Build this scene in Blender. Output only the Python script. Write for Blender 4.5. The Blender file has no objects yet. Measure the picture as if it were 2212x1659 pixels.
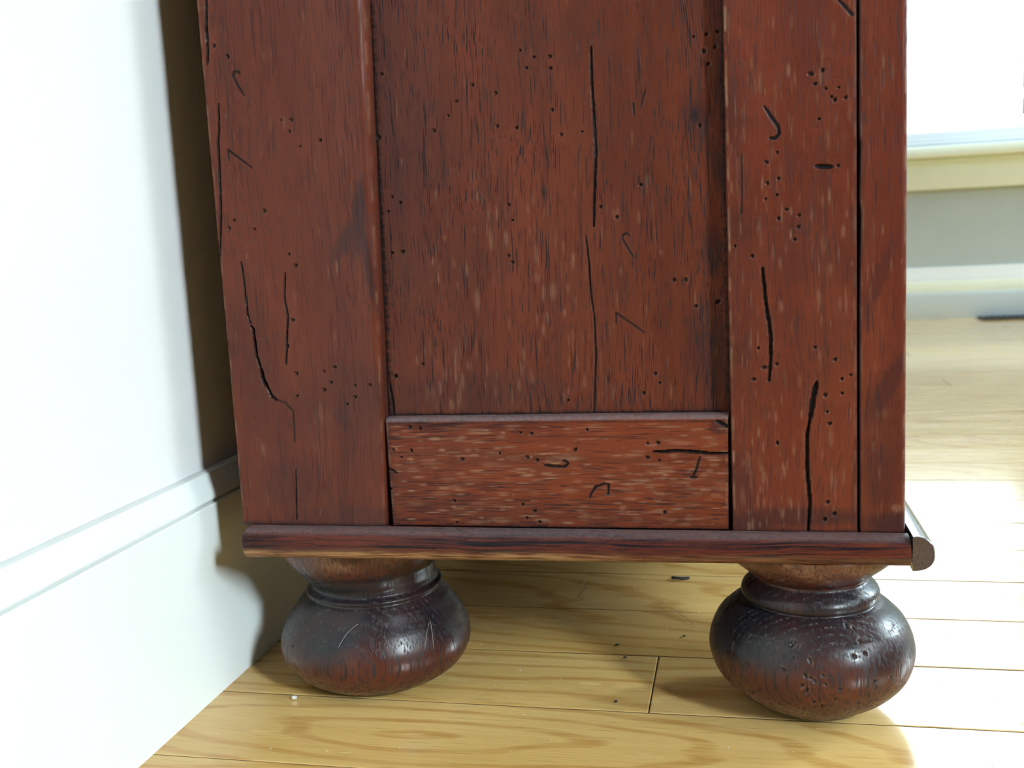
import bpy, bmesh, math, random
import numpy as np
from mathutils import Matrix, Vector

random.seed(7)
rng = np.random.default_rng(7)
S = bpy.context.scene
COL = S.collection

# ------------------------------------------------------------------ camera
cam_data = bpy.data.cameras.new('camera')
cam = bpy.data.objects.new('camera', cam_data)
COL.objects.link(cam)
S.camera = cam
cam_data.sensor_fit = 'HORIZONTAL'
cam_data.sensor_width = 36.0
cam_data.lens = 2198.09 / 2212 * 36.0
cam_data.clip_start = 0.01
right = Vector((0.9761686, 0.2112262, -0.0497833))
down = Vector((-0.0180994, -0.149359, -0.9886174))
fwd = Vector((-0.2162574, 0.9659583, -0.1419765))
m = Matrix((right, -down, -fwd)).transposed().to_4x4()
m.translation = Vector((0.2404121, -0.4485565, 0.2280793))
cam.matrix_world = m
cam_data.dof.use_dof = True
cam_data.dof.focus_distance = 0.475
cam_data.dof.aperture_fstop = 18.0

# ------------------------------------------------------------------ world, lights, exposure
S.view_settings.view_transform = 'Standard'
S.view_settings.look = 'None'
S.view_settings.exposure = 0.0
S.view_settings.gamma = 1.0
S.view_settings.use_curve_mapping = False
S.cycles.use_denoising = True
S.cycles.adaptive_threshold = 0.015
S.cycles.max_bounces = 8
S.cycles.diffuse_bounces = 4
S.cycles.sample_clamp_indirect = 6.0
S.cycles.caustics_reflective = False
S.cycles.caustics_refractive = False

world = bpy.data.worlds.new('overcast_sky')
S.world = world
world.use_nodes = True
bg = world.node_tree.nodes['Background']
bg.inputs['Color'].default_value = (0.86, 0.96, 1.0, 1)
bg.inputs['Strength'].default_value = 6.0


def area(name, loc, target, sx, sy, power, color, portal=False):
    d = bpy.data.lights.new(name, 'AREA')
    d.shape = 'RECTANGLE'; d.size = sx; d.size_y = sy
    d.energy = power; d.color = color
    o = bpy.data.objects.new(name, d); COL.objects.link(o)
    o.location = loc
    o.rotation_euler = (Vector(target) - Vector(loc)).to_track_quat('-Z', 'Y').to_euler()
    if portal:
        d.cycles.is_portal = True
    return o


RX, FY, BY, CZ = 3.0, -3.6, 2.0, 2.7          # right wall, wall behind the camera, window wall, ceiling
WIN1 = (0.20, 1.55, 0.417, 1.85)              # x0 x1 z0 z1 in the back wall
WIN2 = (-2.75, -2.25, 1.25, 2.35)             # y0 y1 z0 z1 in the right wall
WIN5 = (-1.2, -0.2, 1.2, 2.3)
WIN4 = (1.5, 1.92, 0.70, 1.90)                 # narrow window near the back corner
key = area('daylight_right', (RX + 0.05, -2.50, 1.80), (0.1, 0.0, 0.1), 0.40, 1.0, 10.0, (0.78, 0.94, 1.0))
key.data.spread = math.radians(36)
area('daylight_side', (RX + 0.05, -0.70, 1.75), (RX - 1, -0.70, 1.75), 1.0, 1.1, 42, (0.76, 0.93, 1.0))
area('daylight_corner', (RX + 0.05, 1.71, 1.30), (RX - 1, 1.71, 1.30), 0.42, 1.2, 165, (0.74, 0.92, 1.0))
area('sky_portal', (0.875, BY + 0.16, 1.13), (0.875, BY - 1, 1.13), 1.35, 1.43, 1, (1, 1, 1), portal=True)

# ------------------------------------------------------------------ measured wear marks, in mm (x, z) on the cabinet's side
CRACKS = {
    'left': [([(5.0, 343.2), (3.9, 331.1), (3.5, 321.0), (2.9, 315.0)], 1.0, 1.2), ([(18.8, 309.1), (17.9, 310.3), (16.0, 310.4), (15.2, 308.8), (17.5, 303.6), (19.9, 299.4)], 0.8, 0.5), ([(6.7, 296.5), (5.7, 284.5), (5.0, 280.0), (3.7, 259.2), (3.0, 246.4), (1.0, 231.2), (0.3, 225.8)], 0.8, 1.0), ([(20.8, 266.5), (9.5, 275.4), (9.5, 270.5)], 0.6, 0.4), ([(11.1, 223.0), (11.5, 218.8), (11.7, 211.7), (12.3, 197.3), (13.4, 192.4)], 0.7, 1.0), ([(13.4, 192.4), (14.4, 191.2), (15.1, 177.8), (16.5, 171.7)], 1.0, 2.0), ([(16.5, 171.7), (17.5, 166.2), (19.5, 161.9)], 1.5, 2.5), ([(19.5, 161.9), (21.1, 158.2), (23.2, 156.7)], 1.0, 1.5), ([(23.2, 156.7), (28.0, 155.0), (31.6, 150.7), (31.1, 135.9)], 0.5, 0.3), ([(33.2, 217.3), (31.8, 205.0), (32.7, 196.6), (29.9, 173.8)], 0.7, 0.8), ([(30.3, 122.0), (29.7, 111.0), (28.8, 97.1)], 0.45, 0.6)],
    'panel': [([(180.9, 308.5), (180.7, 294.4), (181.1, 276.1), (181.4, 264.5), (179.7, 241.3), (179.1, 231.4)], 0.9, 1.0), ([(175.3, 227.4), (176.3, 215.5), (176.7, 201.0), (177.8, 191.3), (178.0, 174.3), (176.0, 145.9)], 0.6, 0.6), ([(191.4, 225.4), (192.0, 226.8), (193.5, 227.7), (194.8, 226.5)], 0.6, 0.4), ([(191.7, 225.4), (194.5, 220.0), (196.4, 216.7)], 0.6, 0.4), ([(187.7, 188.0), (187.5, 192.6), (200.2, 183.1)], 0.5, 0.35), ([(198.3, 283.4), (198.6, 278.2)], 0.7, 0.4), ([(203.9, 288.6), (202.2, 284.2), (201.7, 281.4)], 0.5, 0.3), ([(78.3, 162.6), (79.3, 153.5), (79.3, 147.0)], 0.9, 0.6)],
    'rail': [([(203.2, 130.2), (207.3, 129.8), (212.3, 130.4), (220.4, 129.9), (228.4, 129.2), (235.8, 129.2)], 1.0, 1.5), ([(152.9, 123.9), (157.6, 123.4), (162.7, 123.3), (164.1, 124.5), (162.8, 125.8), (161.6, 125.8)], 0.8, 0.7), ([(173.4, 108.6), (174.2, 110.7), (176.4, 113.8), (180.2, 115.1), (182.3, 114.8), (181.8, 110.3)], 0.8, 0.7), ([(223.5, 127.6), (221.8, 122.0), (220.3, 118.8)], 0.7, 0.5), ([(219.1, 118.3), (221.9, 118.2)], 0.9, 0.5), ([(77.1, 122.6), (81.3, 120.2)], 0.9, 0.6), ([(231.1, 143.6), (233.5, 142.3), (235.8, 141.1)], 1.2, 0.9)],
    'right': [([(253.4, 276.9), (256.3, 272.4), (258.9, 268.1), (259.3, 265.3), (257.5, 263.7), (255.5, 264.0)], 1.0, 0.8), ([(273.9, 251.3), (276.9, 250.7), (280.2, 250.6)], 1.5, 1.0), ([(251.7, 210.1), (252.9, 195.8), (254.7, 181.4), (254.5, 169.8), (253.8, 161.4)], 1.1, 1.2), ([(273.6, 160.4), (271.8, 152.0), (270.7, 144.7)], 1.7, 1.6), ([(270.7, 144.7), (269.5, 137.4), (269.4, 122.5), (270.4, 107.6), (269.6, 94.8)], 1.1, 1.5), ([(243.8, 258.2), (243.8, 244.3), (243.2, 233.1)], 0.5, 0.4), ([(283.1, 316.6), (285.7, 313.8), (288.6, 310.2)], 1.0, 0.7)],
}
HOLES = {
    'left': [(13.3, 317.4), (6.9, 322.8), (37.1, 286.9), (42.1, 286.8), (41.0, 281.7), (45.6, 274.7), (55.7, 276.8), (9.5, 242.8), (6.6, 239.2), (19.6, 238.2), (25.3, 246.4), (35.9, 225.7), (38.8, 220.3), (35.1, 194.7), (31.3, 182.2), (34.8, 169.2), (49.0, 169.8), (54.5, 171.7), (52.1, 164.4), (48.3, 161.0), (63.9, 162.9), (59.4, 153.9), (34.2, 158.3), (63.6, 157.1), (71.4, 163.0)],
    'panel': [(80.0, 317.0), (79.8, 307.0), (84.5, 304.9), (76.9, 299.7), (78.3, 285.0), (74.7, 281.3), (81.2, 276.9), (126.9, 296.7), (119.3, 290.2), (114.9, 284.1), (107.9, 278.0), (137.4, 292.4), (137.4, 278.0), (149.4, 309.7), (155.5, 306.3), (162.7, 306.1), (151.9, 302.1), (162.7, 301.0), (146.2, 276.6), (166.2, 272.2), (175.6, 273.0), (162.6, 283.2), (140.9, 242.9), (142.3, 236.0), (85.8, 249.6), (89.5, 246.7), (83.3, 243.0), (89.2, 224.2), (83.7, 223.9), (224.8, 308.9), (230.4, 309.5), (235.1, 310.2), (229.1, 302.7), (233.9, 303.9), (230.9, 297.2), (226.7, 271.9), (189.6, 234.9), (213.9, 206.2), (219.0, 206.0), (223.2, 194.2), (233.0, 196.0), (141.3, 217.0), (139.6, 220.1), (95.6, 171.2), (74.8, 165.2), (81.5, 165.7), (164.2, 152.9), (199.0, 155.7), (204.4, 164.5), (206.3, 160.2), (182.6, 239.7), (200.5, 248.3)],
    'rail': [(89.2, 142.2), (94.3, 141.5), (142.5, 139.1), (147.5, 138.7), (173.4, 140.2), (200.5, 133.8), (205.2, 134.0), (80.4, 131.4), (89.2, 130.9), (84.1, 127.8), (113.9, 126.6), (132.0, 129.4), (145.1, 127.6), (149.7, 126.1), (167.6, 131.0), (200.3, 127.3), (205.6, 126.0), (108.9, 106.6), (141.8, 105.1), (147.3, 102.0), (143.4, 98.7), (149.4, 96.8), (109.4, 96.0), (207.2, 101.9), (77.8, 112.3)],
    'right': [(276.8, 289.6), (272.2, 288.6), (273.8, 284.5), (278.1, 282.3), (283.1, 282.4), (280.3, 278.9), (281.6, 277.6), (285.8, 278.1), (275.3, 270.3), (258.5, 257.9), (254.0, 254.2), (258.9, 247.1), (254.3, 245.5), (253.4, 239.0), (258.2, 240.4), (261.9, 234.2), (267.0, 231.4), (266.7, 226.7), (265.2, 221.5), (247.6, 215.3), (240.5, 219.9), (258.6, 230.6), (282.8, 250.9), (273.0, 175.4), (249.5, 175.8), (281.2, 170.1), (257.1, 168.7), (251.8, 167.3), (247.4, 162.2), (287.5, 163.3), (284.0, 161.7), (284.0, 155.4), (277.1, 154.8), (277.8, 147.5), (278.8, 142.4), (257.0, 134.0), (277.8, 107.6), (280.6, 102.4), (276.6, 99.8)],
}
FOOT_HOLES = [(-67.5, 50.7), (-63.0, 49.8), (-63.2, 45.5), (-62.0, 41.0), (-69.2, 40.6), (-93.8, 39.1), (-96.3, 32.8), (-93.7, 32.0), (-91.4, 30.7), (-86.1, 29.5), (-78.3, 27.2), (-95.6, 26.4), (-98.0, 28.4), (-80.3, 22.1), (-66.1, 19.2), (-91.8, 20.5), (-107.7, 34.1), (-128.7, 32.4), (-102.5, 39.5), (-104.4, 44.1), (-128.4, 18.9), (-132.3, 28.7), (-87.4, 18.1), (-141.8, 37.5)]

# ------------------------------------------------------------------ helpers
def mesh_np(name, verts, faces, mat=None, parent=None, attrs=None, smooth=True, sharp=50):
    verts = np.asarray(verts, dtype=np.float32)
    me = bpy.data.meshes.new(name)
    if isinstance(faces, np.ndarray):
        nf, k = faces.shape
        me.vertices.add(len(verts)); me.vertices.foreach_set('co', verts.ravel())
        me.loops.add(nf * k); me.loops.foreach_set('vertex_index', faces.astype(np.int32).ravel())
        me.polygons.add(nf); me.polygons.foreach_set('loop_start', np.arange(0, nf * k, k, dtype=np.int32))
        me.update(calc_edges=True)
    else:
        me.from_pydata([tuple(map(float, v)) for v in verts], [], faces); me.update()
    me.validate()
    if smooth:
        me.polygons.foreach_set('use_smooth', np.ones(len(me.polygons), dtype=bool))
        me.set_sharp_from_angle(angle=math.radians(sharp))
    for k, v in (attrs or {}).items():
        a = me.attributes.new(k, 'FLOAT', 'POINT')
        a.data.foreach_set('value', np.asarray(v, dtype=np.float32))
    if mat: me.materials.append(mat)
    o = bpy.data.objects.new(name, me); COL.objects.link(o)
    if parent: o.parent = parent
    return o


def bm_obj(name, bm, mat=None, parent=None, smooth=False, loc=None):
    bmesh.ops.recalc_face_normals(bm, faces=bm.faces)
    me = bpy.data.meshes.new(name); bm.to_mesh(me); bm.free()
    if smooth:
        for p in me.polygons: p.use_smooth = True
        me.set_sharp_from_angle(angle=math.radians(40))
    if mat: me.materials.append(mat)
    o = bpy.data.objects.new(name, me); COL.objects.link(o)
    if parent: o.parent = parent
    if loc: o.location = loc
    return o


def add_box(bm, x0, x1, y0, y1, z0, z1, bevel=0.0, seg=2):
    g = bmesh.ops.create_cube(bm, size=1)
    bmesh.ops.scale(bm, vec=(x1 - x0, y1 - y0, z1 - z0), verts=g['verts'])
    bmesh.ops.translate(bm, vec=((x0 + x1) / 2, (y0 + y1) / 2, (z0 + z1) / 2), verts=g['verts'])
    if bevel:
        es = list({e for v in g['verts'] for e in v.link_edges})
        bmesh.ops.bevel(bm, geom=es, offset=bevel, segments=seg, affect='EDGES', profile=0.5)


def box(name, x0, x1, y0, y1, z0, z1, mat, parent=None, bevel=0.0, off=(0, 0, 0)):
    bm = bmesh.new()
    add_box(bm, x0 - off[0], x1 - off[0], y0 - off[1], y1 - off[1], z0 - off[2], z1 - off[2], bevel)
    return bm_obj(name, bm, mat, parent, smooth=bevel > 0)


def extrude_profile(name, prof, axis, a0, a1, mat, parent=None, off=(0, 0, 0), a0off=None, smooth=True, sharp=35):
    """prof: closed list of (u, z). axis 'y': u is x; axis 'x': u is y."""
    n = len(prof); vs = []
    for a in (a0, a1):
        for u, z in prof:
            vs.append((u - off[0], a - off[1], z - off[2]) if axis == 'y' else (a - off[0], u - off[1], z - off[2]))
    fs = [(i, (i + 1) % n, n + (i + 1) % n, n + i) for i in range(n)] + [tuple(range(n)), tuple(range(n, 2 * n))]
    bm = bmesh.new(); bv = [bm.verts.new(v) for v in vs]
    for f in fs: bm.faces.new([bv[i] for i in f])
    bmesh.ops.recalc_face_normals(bm, faces=bm.faces)
    me = bpy.data.meshes.new(name); bm.to_mesh(me); bm.free()
    if smooth:
        for p in me.polygons: p.use_smooth = True
        me.set_sharp_from_angle(angle=math.radians(sharp))
    if mat: me.materials.append(mat)
    o = bpy.data.objects.new(name, me); COL.objects.link(o)
    if parent: o.parent = parent
    return o


def thing(name, label, cat, loc=(0, 0, 0), group=None):
    o = bpy.data.objects.new(name, None); COL.objects.link(o)
    o.empty_display_size = 0.05
    o.location = loc; o['label'] = label; o['category'] = cat; o['kind'] = 'thing'
    if group: o['group'] = group
    return o


def tag(o, label, cat, group=None, kind='thing'):
    o['label'] = label; o['category'] = cat; o['kind'] = kind
    if group: o['group'] = group
    return o


def struct(o, label=None):
    o['kind'] = 'structure'
    if label: o['label'] = label
    return o


def smooth01(x):
    x = np.clip(x, 0, 1); return x * x * (3 - 2 * x)


# ------------------------------------------------------------------ node helper
class NT:
    def __init__(self, name):
        self.m = bpy.data.materials.new(name); self.m.use_nodes = True
        self.t = self.m.node_tree
        self.b = self.t.nodes['Principled BSDF']

    def n(self, typ, ins=None, **kw):
        nd = self.t.nodes.new('ShaderNode' + typ)
        for k, v in kw.items(): setattr(nd, k, v)
        for k, v in (ins or {}).items(): self.set(nd.inputs[k], v)
        return nd

    def set(self, sock, v):
        if isinstance(v, bpy.types.NodeSocket): self.t.links.new(v, sock)
        elif isinstance(v, bpy.types.Node): self.t.links.new(v.outputs[0], sock)
        else: sock.default_value = v

    def math(self, op, a, b=0.0, c=0.0, clamp=False):
        nd = self.t.nodes.new('ShaderNodeMath'); nd.operation = op; nd.use_clamp = clamp
        for i, v in enumerate((a, b, c)): self.set(nd.inputs[i], v)
        return nd.outputs[0]

    def scale(self, vec, s, loc=(0, 0, 0)):
        return self.n('Mapping', {'Vector': vec, 'Scale': s, 'Location': loc}).outputs[0]

    def noise(self, vec, scale=1.0, detail=2.0, rough=0.5, dist=0.0):
        return self.n('TexNoise', {'Vector': vec, 'Scale': scale, 'Detail': detail, 'Roughness': rough, 'Distortion': dist}).outputs[0]

    def step(self, v, lo, hi):
        return self.n('MapRange', {'Value': v, 'From Min': lo, 'From Max': hi, 'To Min': 0.0, 'To Max': 1.0}, interpolation_type='SMOOTHSTEP').outputs[0]

    def lin(self, v, lo, hi, a, b):
        return self.n('MapRange', {'Value': v, 'From Min': lo, 'From Max': hi, 'To Min': a, 'To Max': b}).outputs[0]

    def mix(self, f, a, b, mode='MIX'):
        nd = self.t.nodes.new('ShaderNodeMix'); nd.data_type = 'RGBA'; nd.blend_type = mode
        self.set(nd.inputs[0], f)
        for i, v in ((6, a), (7, b)):
            self.set(nd.inputs[i], (*v, 1) if isinstance(v, tuple) and len(v) == 3 else v)
        return nd.outputs[2]

    def attr(self, name):
        return self.n('Attribute', attribute_name=name, attribute_type='GEOMETRY').outputs['Fac']

    def bump(self, h, dist, strength=1.0, nrm=None):
        ins = {'Height': h, 'Distance': dist, 'Strength': strength}
        if nrm is not None: ins['Normal'] = nrm
        return self.n('Bump', ins).outputs[0]


def paint(name, col, rough=0.5, relief=0.0, rscale=300.0, var=0.03, spec=0.4):
    k = NT(name)
    co = k.n('TexCoord').outputs['Object']
    nz = k.noise(co, 7.0, 3.0)
    c = k.mix(k.lin(nz, 0.3, 0.7, 0.0, 1.0), tuple(max(0, x * (1 - var)) for x in col), tuple(min(1, x * (1 + var)) for x in col))
    k.set(k.b.inputs['Base Color'], c)
    k.b.inputs['Roughness'].default_value = rough
    k.b.inputs['Specular IOR Level'].default_value = spec
    if relief:
        h = k.noise(co, rscale, 2.0)
        k.set(k.b.inputs['Normal'], k.bump(h, relief, 0.6))
    return k.m


def mahogany(name, along, dark, mid, light, pore=0.8, rough=0.28, blotch=14.0, seed=0.0, streak=0.0, ring=0.0, spec=0.13, pscale=1900.0, pratio=34.0, coat=0.0, raw=(0.26, 0.15, 0.095)):
    """worn dark stained open-grained wood; 'along' is the grain axis (0 x, 1 y, 2 z)"""
    k = NT(name)
    co = k.n('TexCoord').outputs['Object']
    wob = k.n('TexNoise', {'Vector': co, 'Scale': 9.0, 'Detail': 2.0}).outputs['Color']
    co = k.n('VectorMath', {0: co, 1: k.n('VectorMath', {0: wob, 1: (0.010, 0.010, 0.010)}, operation='MULTIPLY').outputs[0]}, operation='ADD').outputs[0]

    def sc(across, alng, loc=0.0):
        s = [across] * 3; s[along] = alng
        return k.scale(co, tuple(s), (seed + loc, seed * 1.7 + loc, seed * .6))
    broad = k.noise(sc(38, 5), 1.0, 4.0, 0.6)
    blot = k.noise(k.scale(co, (blotch,) * 3, (seed, 3.0, 1.0)), 1.0, 4.0, 0.65)
    fibre = k.noise(sc(3200, 70), 1.0, 3.0, 0.6)
    bands = k.noise(sc(170, 7, 5.0), 1.0, 3.0, 0.6)
    c = k.mix(k.step(broad, 0.32, 0.68), mid, light)
    c = k.mix(k.math('MULTIPLY', k.step(blot, 0.46, 0.80), 0.55), c, dark)
    c = k.mix(k.math('MULTIPLY', k.step(bands, 0.5, 0.72), 0.35), c, dark)
    if streak:
        st = k.noise(sc(520, 9, 8.0), 1.0, 4.0, 0.7)
        st = k.math('MULTIPLY', k.step(st, 0.46, 0.58), k.step(k.noise(sc(110, 9, 2.0), 1.0, 3.0), 0.38, 0.54))
        c = k.mix(k.math('MULTIPLY', st, streak), c, (0.007, 0.006, 0.009))
    c = k.mix(k.lin(fibre, 0.3, 0.7, 0.0, 0.55), c, k.mix(0.5, c, (0.01, 0.006, 0.006)))
    p1 = k.noise(sc(pscale, pscale / pratio), 1.0, 2.0, 0.55)
    dens = k.noise(sc(60, 6, 11.0), 1.0, 2.0)
    thr = k.lin(dens, 0.3, 0.7, 0.62, 0.51)
    pr = k.math('MULTIPLY', k.math('SUBTRACT', p1, thr), 14.0, clamp=True)
    if ring:
        ax = [i for i in range(3) if i != along]
        sep = k.n('SeparateXYZ', {0: co})
        u = k.math('ADD', sep.outputs[ax[0]], 0.045); v = k.math('ADD', sep.outputs[ax[1]], 0.09)
        d = k.math('SQRT', k.math('ADD', k.math('MULTIPLY', u, u), k.math('MULTIPLY', v, v)))
        d = k.math('ADD', d, k.math('MULTIPLY', k.noise(sc(30, 10), 1.0, 2.0), 0.006))
        rg = k.math('SINE', k.math('MULTIPLY', d, 1900.0))
        rg = k.step(rg, 0.1, 0.9)
        pr = k.math('MAXIMUM', k.math('MULTIPLY', pr, 0.8), k.math('MULTIPLY', rg, k.math('MULTIPLY', k.math('SUBTRACT', p1, 0.47), 7.0, clamp=True)))
    c = k.mix(k.math('MULTIPLY', pr, pore), c, (0.008, 0.007, 0.010))
    stain, wear, dirt_shade = k.attr('stain'), k.attr('wear'), k.attr('dirt_shade')
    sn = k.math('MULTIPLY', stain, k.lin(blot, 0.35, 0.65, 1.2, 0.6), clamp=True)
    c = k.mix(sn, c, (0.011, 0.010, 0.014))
    wn = k.math('MULTIPLY', wear, k.lin(k.noise(sc(900, 60, 4.0), 1.0, 2.0), 0.38, 0.6, 0.25, 1.2), clamp=True)
    c = k.mix(wn, c, raw)
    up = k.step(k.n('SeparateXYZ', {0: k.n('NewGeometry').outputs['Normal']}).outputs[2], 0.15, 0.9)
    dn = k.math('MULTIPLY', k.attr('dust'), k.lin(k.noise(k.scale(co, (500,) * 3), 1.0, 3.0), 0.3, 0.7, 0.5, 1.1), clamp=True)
    c = k.mix(dn, c, (0.13, 0.105, 0.11))  # grey of settled dust and of skylight on top edges, mixed into the colour
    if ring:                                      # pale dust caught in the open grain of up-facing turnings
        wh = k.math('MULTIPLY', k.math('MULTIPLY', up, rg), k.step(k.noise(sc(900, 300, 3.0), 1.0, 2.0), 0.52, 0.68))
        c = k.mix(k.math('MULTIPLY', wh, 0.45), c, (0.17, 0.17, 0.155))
    c = k.mix(dirt_shade, c, (0.004, 0.0035, 0.004))  # dirt, and the shade of recesses and gaps, put into the colour
    k.set(k.b.inputs['Base Color'], c)
    r = k.lin(k.noise(sc(90, 30, 2.0), 1.0, 3.0), 0.3, 0.7, rough - 0.06, rough + 0.10)
    r = k.math('ADD', r, k.math('MULTIPLY', k.math('MAXIMUM', dirt_shade, pr), 0.3), clamp=True)
    k.set(k.b.inputs['Roughness'], r)
    k.b.inputs["Specular IOR Level"].default_value = spec
    k.b.inputs['Coat Weight'].default_value = coat; k.b.inputs['Coat Roughness'].default_value = 0.12
    h = k.math('SUBTRACT', k.math('MULTIPLY', fibre, 0.25), pr)
    nb = k.bump(h, 0.00006, 0.6)
    k.set(k.b.inputs['Normal'], k.bump(k.noise(sc(60, 22, 7.0), 1.0, 3.0), 0.0004, 0.35, nb))
    return k.m


def oak(name, c0, c1, c2):
    """varnished honey oak strip; every board takes its own slice of the grain"""
    k = NT(name)
    co = k.n('TexCoord').outputs['Object']
    rnd = k.n('ObjectInfo').outputs['Random']
    off = k.n('CombineXYZ', {'X': k.math('MULTIPLY', rnd, 37.0), 'Y': k.math('MULTIPLY', rnd, 91.0), 'Z': k.math('MULTIPLY', rnd, 53.0)}).outputs[0]
    co = k.n('VectorMath', {0: co, 1: off}, operation='ADD').outputs[0]
    # growth rings: distance from a pith line that crosses the board at a slight tilt, so plain-sawn boards show cathedrals
    sp = k.n('SeparateXYZ', {0: k.n('TexCoord').outputs['Object']})
    gx = k.n('Attribute', attribute_name='grain_x', attribute_type='OBJECT').outputs['Fac']
    gy = k.n('Attribute', attribute_name='grain_y', attribute_type='OBJECT').outputs['Fac']
    gs = k.n('Attribute', attribute_name='grain_tilt', attribute_type='OBJECT').outputs['Fac']
    w1 = k.math('MULTIPLY', k.math('SUBTRACT', k.noise(k.scale(co, (7.0, 28.0, 5.0)), 1.0, 2.0, 0.5), 0.5), 0.030)
    w2 = k.math('MULTIPLY', k.math('SUBTRACT', k.noise(k.scale(co, (3.0, 9.0, 5.0)), 1.0, 2.0, 0.5), 0.5), 0.034)
    ru = k.math('ADD', k.math('MULTIPLY', k.math('SUBTRACT', sp.outputs[0], gx), gs), w1)
    rv = k.math('ADD', k.math('SUBTRACT', sp.outputs[1], gy), w2)
    rr = k.math('SQRT', k.math('ADD', k.math('MULTIPLY', ru, ru), k.math('MULTIPLY', rv, rv)))
    rg = k.math('SINE', k.math('MULTIPLY', rr, 520.0))
    rg = k.step(rg, 0.25, 1.0)
    rg = k.math('MULTIPLY', rg, k.lin(k.noise(k.scale(co, (25, 320, 40)), 1.0, 3.0, 0.6), 0.3, 0.62, 0.2, 1.0))
    fib = k.noise(k.scale(co, (14, 900, 300)), 1.0, 3.0, 0.6)
    tone = k.noise(k.scale(co, (3, 40, 5)), 1.0, 3.0)
    c = k.mix(k.lin(tone, 0.3, 0.7, 0, 1), c0, c1)
    bt = k.math('FRACT', k.math('MULTIPLY', rnd, 13.7))
    c = k.mix(k.math('MULTIPLY', bt, 0.35), c, k.mix(0.5, c, c2))
    c = k.mix(k.math('MULTIPLY', rg, 0.66), c, c2)
    c = k.mix(k.lin(fib, 0.35, 0.7, 0.0, 0.4), c, k.mix(0.6, c, c2))
    po = k.math('MULTIPLY', k.math('SUBTRACT', k.noise(k.scale(co, (45, 1500, 500)), 1.0, 2.0), 0.62), 9.0, clamp=True)
    c = k.mix(k.math('MULTIPLY', po, 0.5), c, (0.10, 0.05, 0.02))
    k.set(k.b.inputs['Base Color'], c)
    k.set(k.b.inputs['Roughness'], k.lin(k.noise(k.scale(co, (9, 60, 9)), 1.0, 3.0), 0.3, 0.7, 0.16, 0.30))
    k.b.inputs['Specular IOR Level'].default_value = 0.5
    k.b.inputs['Coat Weight'].default_value = 0.9; k.b.inputs['Coat Roughness'].default_value = 0.09; k.b.inputs['Coat IOR'].default_value = 1.5
    h = k.math('ADD', k.math('MULTIPLY', fib, 0.4), k.noise(k.scale(co, (30, 60, 30)), 1.0, 2.0))
    k.set(k.b.inputs['Normal'], k.bump(h, 0.00025, 0.35))
    return k.m


DK, MD, LT = (0.024, 0.013, 0.012), (0.135, 0.042, 0.027), (0.185, 0.060, 0.034)
M_STILE = mahogany('mahogany_left_stile', 2, DK, (0.0967, 0.0205, 0.0110), (0.1200, 0.0275, 0.0140), pore=0.55, seed=1.3, spec=0.17, rough=0.22)
M_PANEL = mahogany('mahogany_panel', 2, DK, (0.0892, 0.0206, 0.0107), (0.1227, 0.0282, 0.0133), pore=0.85, seed=4.1, blotch=10)
M_RAIL = mahogany('mahogany_rail', 0, DK, (0.1300, 0.0250, 0.0105), (0.1650, 0.0360, 0.0145), pore=0.7, seed=6.7, blotch=20)
M_RSTILE = mahogany('mahogany_right_stile', 2, DK, (0.1227, 0.0249, 0.0125), (0.1525, 0.0335, 0.0152), pore=0.45, seed=9.2)
M_FRONT = mahogany('mahogany_front_stile', 2, DK, (0.1116, 0.0233, 0.0125), (0.1414, 0.0315, 0.0152), pore=0.6, seed=12.9)
M_MOLD = mahogany('mahogany_molding', 0, DK, (0.0930, 0.0195, 0.0125), (0.1414, 0.0335, 0.0160), pore=0.6, seed=15.5, streak=0.95, raw=(0.33, 0.19, 0.095))
M_MOLDF_HAZE = mahogany('mahogany_front_molding_haze', 1, (0.02, 0.015, 0.018), (0.045, 0.022, 0.024), (0.055, 0.028, 0.030), pore=0.3, seed=18.5, rough=0.2, spec=0.6, coat=1.0)  # greyed base colour stands in for the window's glare haze
M_FOOT = mahogany('mahogany_foot', 2, (0.017, 0.0085, 0.0075), (0.066, 0.0145, 0.0080), (0.096, 0.0215, 0.0105), pore=0.9, seed=2.2, ring=1.0, spec=0.36, rough=0.28, pscale=850.0, pratio=40.0, blotch=30)
M_CARC = mahogany('mahogany_carcass', 2, DK, (0.0446, 0.0130, 0.0089), (0.0670, 0.0163, 0.0107), seed=3.3)
M_ROOM = paint('tan_wall_paint', (0.11, 0.09, 0.07), 0.7)
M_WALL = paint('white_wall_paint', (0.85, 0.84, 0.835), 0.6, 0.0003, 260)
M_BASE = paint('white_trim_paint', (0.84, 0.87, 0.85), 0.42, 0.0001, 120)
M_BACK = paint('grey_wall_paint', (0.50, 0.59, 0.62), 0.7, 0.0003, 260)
M_WARM_TRIM = paint('warm_lit_white_trim', (0.86, 0.93, 0.80), 0.4)  # white trim with the room's warm light mixed into its colour
M_SASH = paint('white_vinyl', (0.86, 0.91, 0.93), 0.35)
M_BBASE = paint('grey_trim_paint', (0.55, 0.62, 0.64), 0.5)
M_CEIL = paint('ceiling_paint', (0.20, 0.185, 0.17), 0.8)
M_SUB = paint('dark_subfloor', (0.03, 0.02, 0.012), 0.9)
M_OAK = oak('honey_oak', (0.84, 0.575, 0.235), (0.75, 0.48, 0.165), (0.47, 0.215, 0.036))
M_METAL = paint('dark_register_metal', (0.05, 0.055, 0.07), 0.4)
M_SNOW = paint('pale_ground', (0.20, 0.23, 0.235), 0.9, 0.02, 6.0)
M_SLAT = paint('grey_blue_boards', (0.15, 0.17, 0.19), 0.8)
M_LINT = paint('dark_lint', (0.03, 0.028, 0.03), 0.9)
M_CRUMB = paint('white_crumb', (0.8, 0.8, 0.76), 0.8)
M_HAIR = paint('pale_hair', (0.40, 0.37, 0.33), 0.5)

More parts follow.
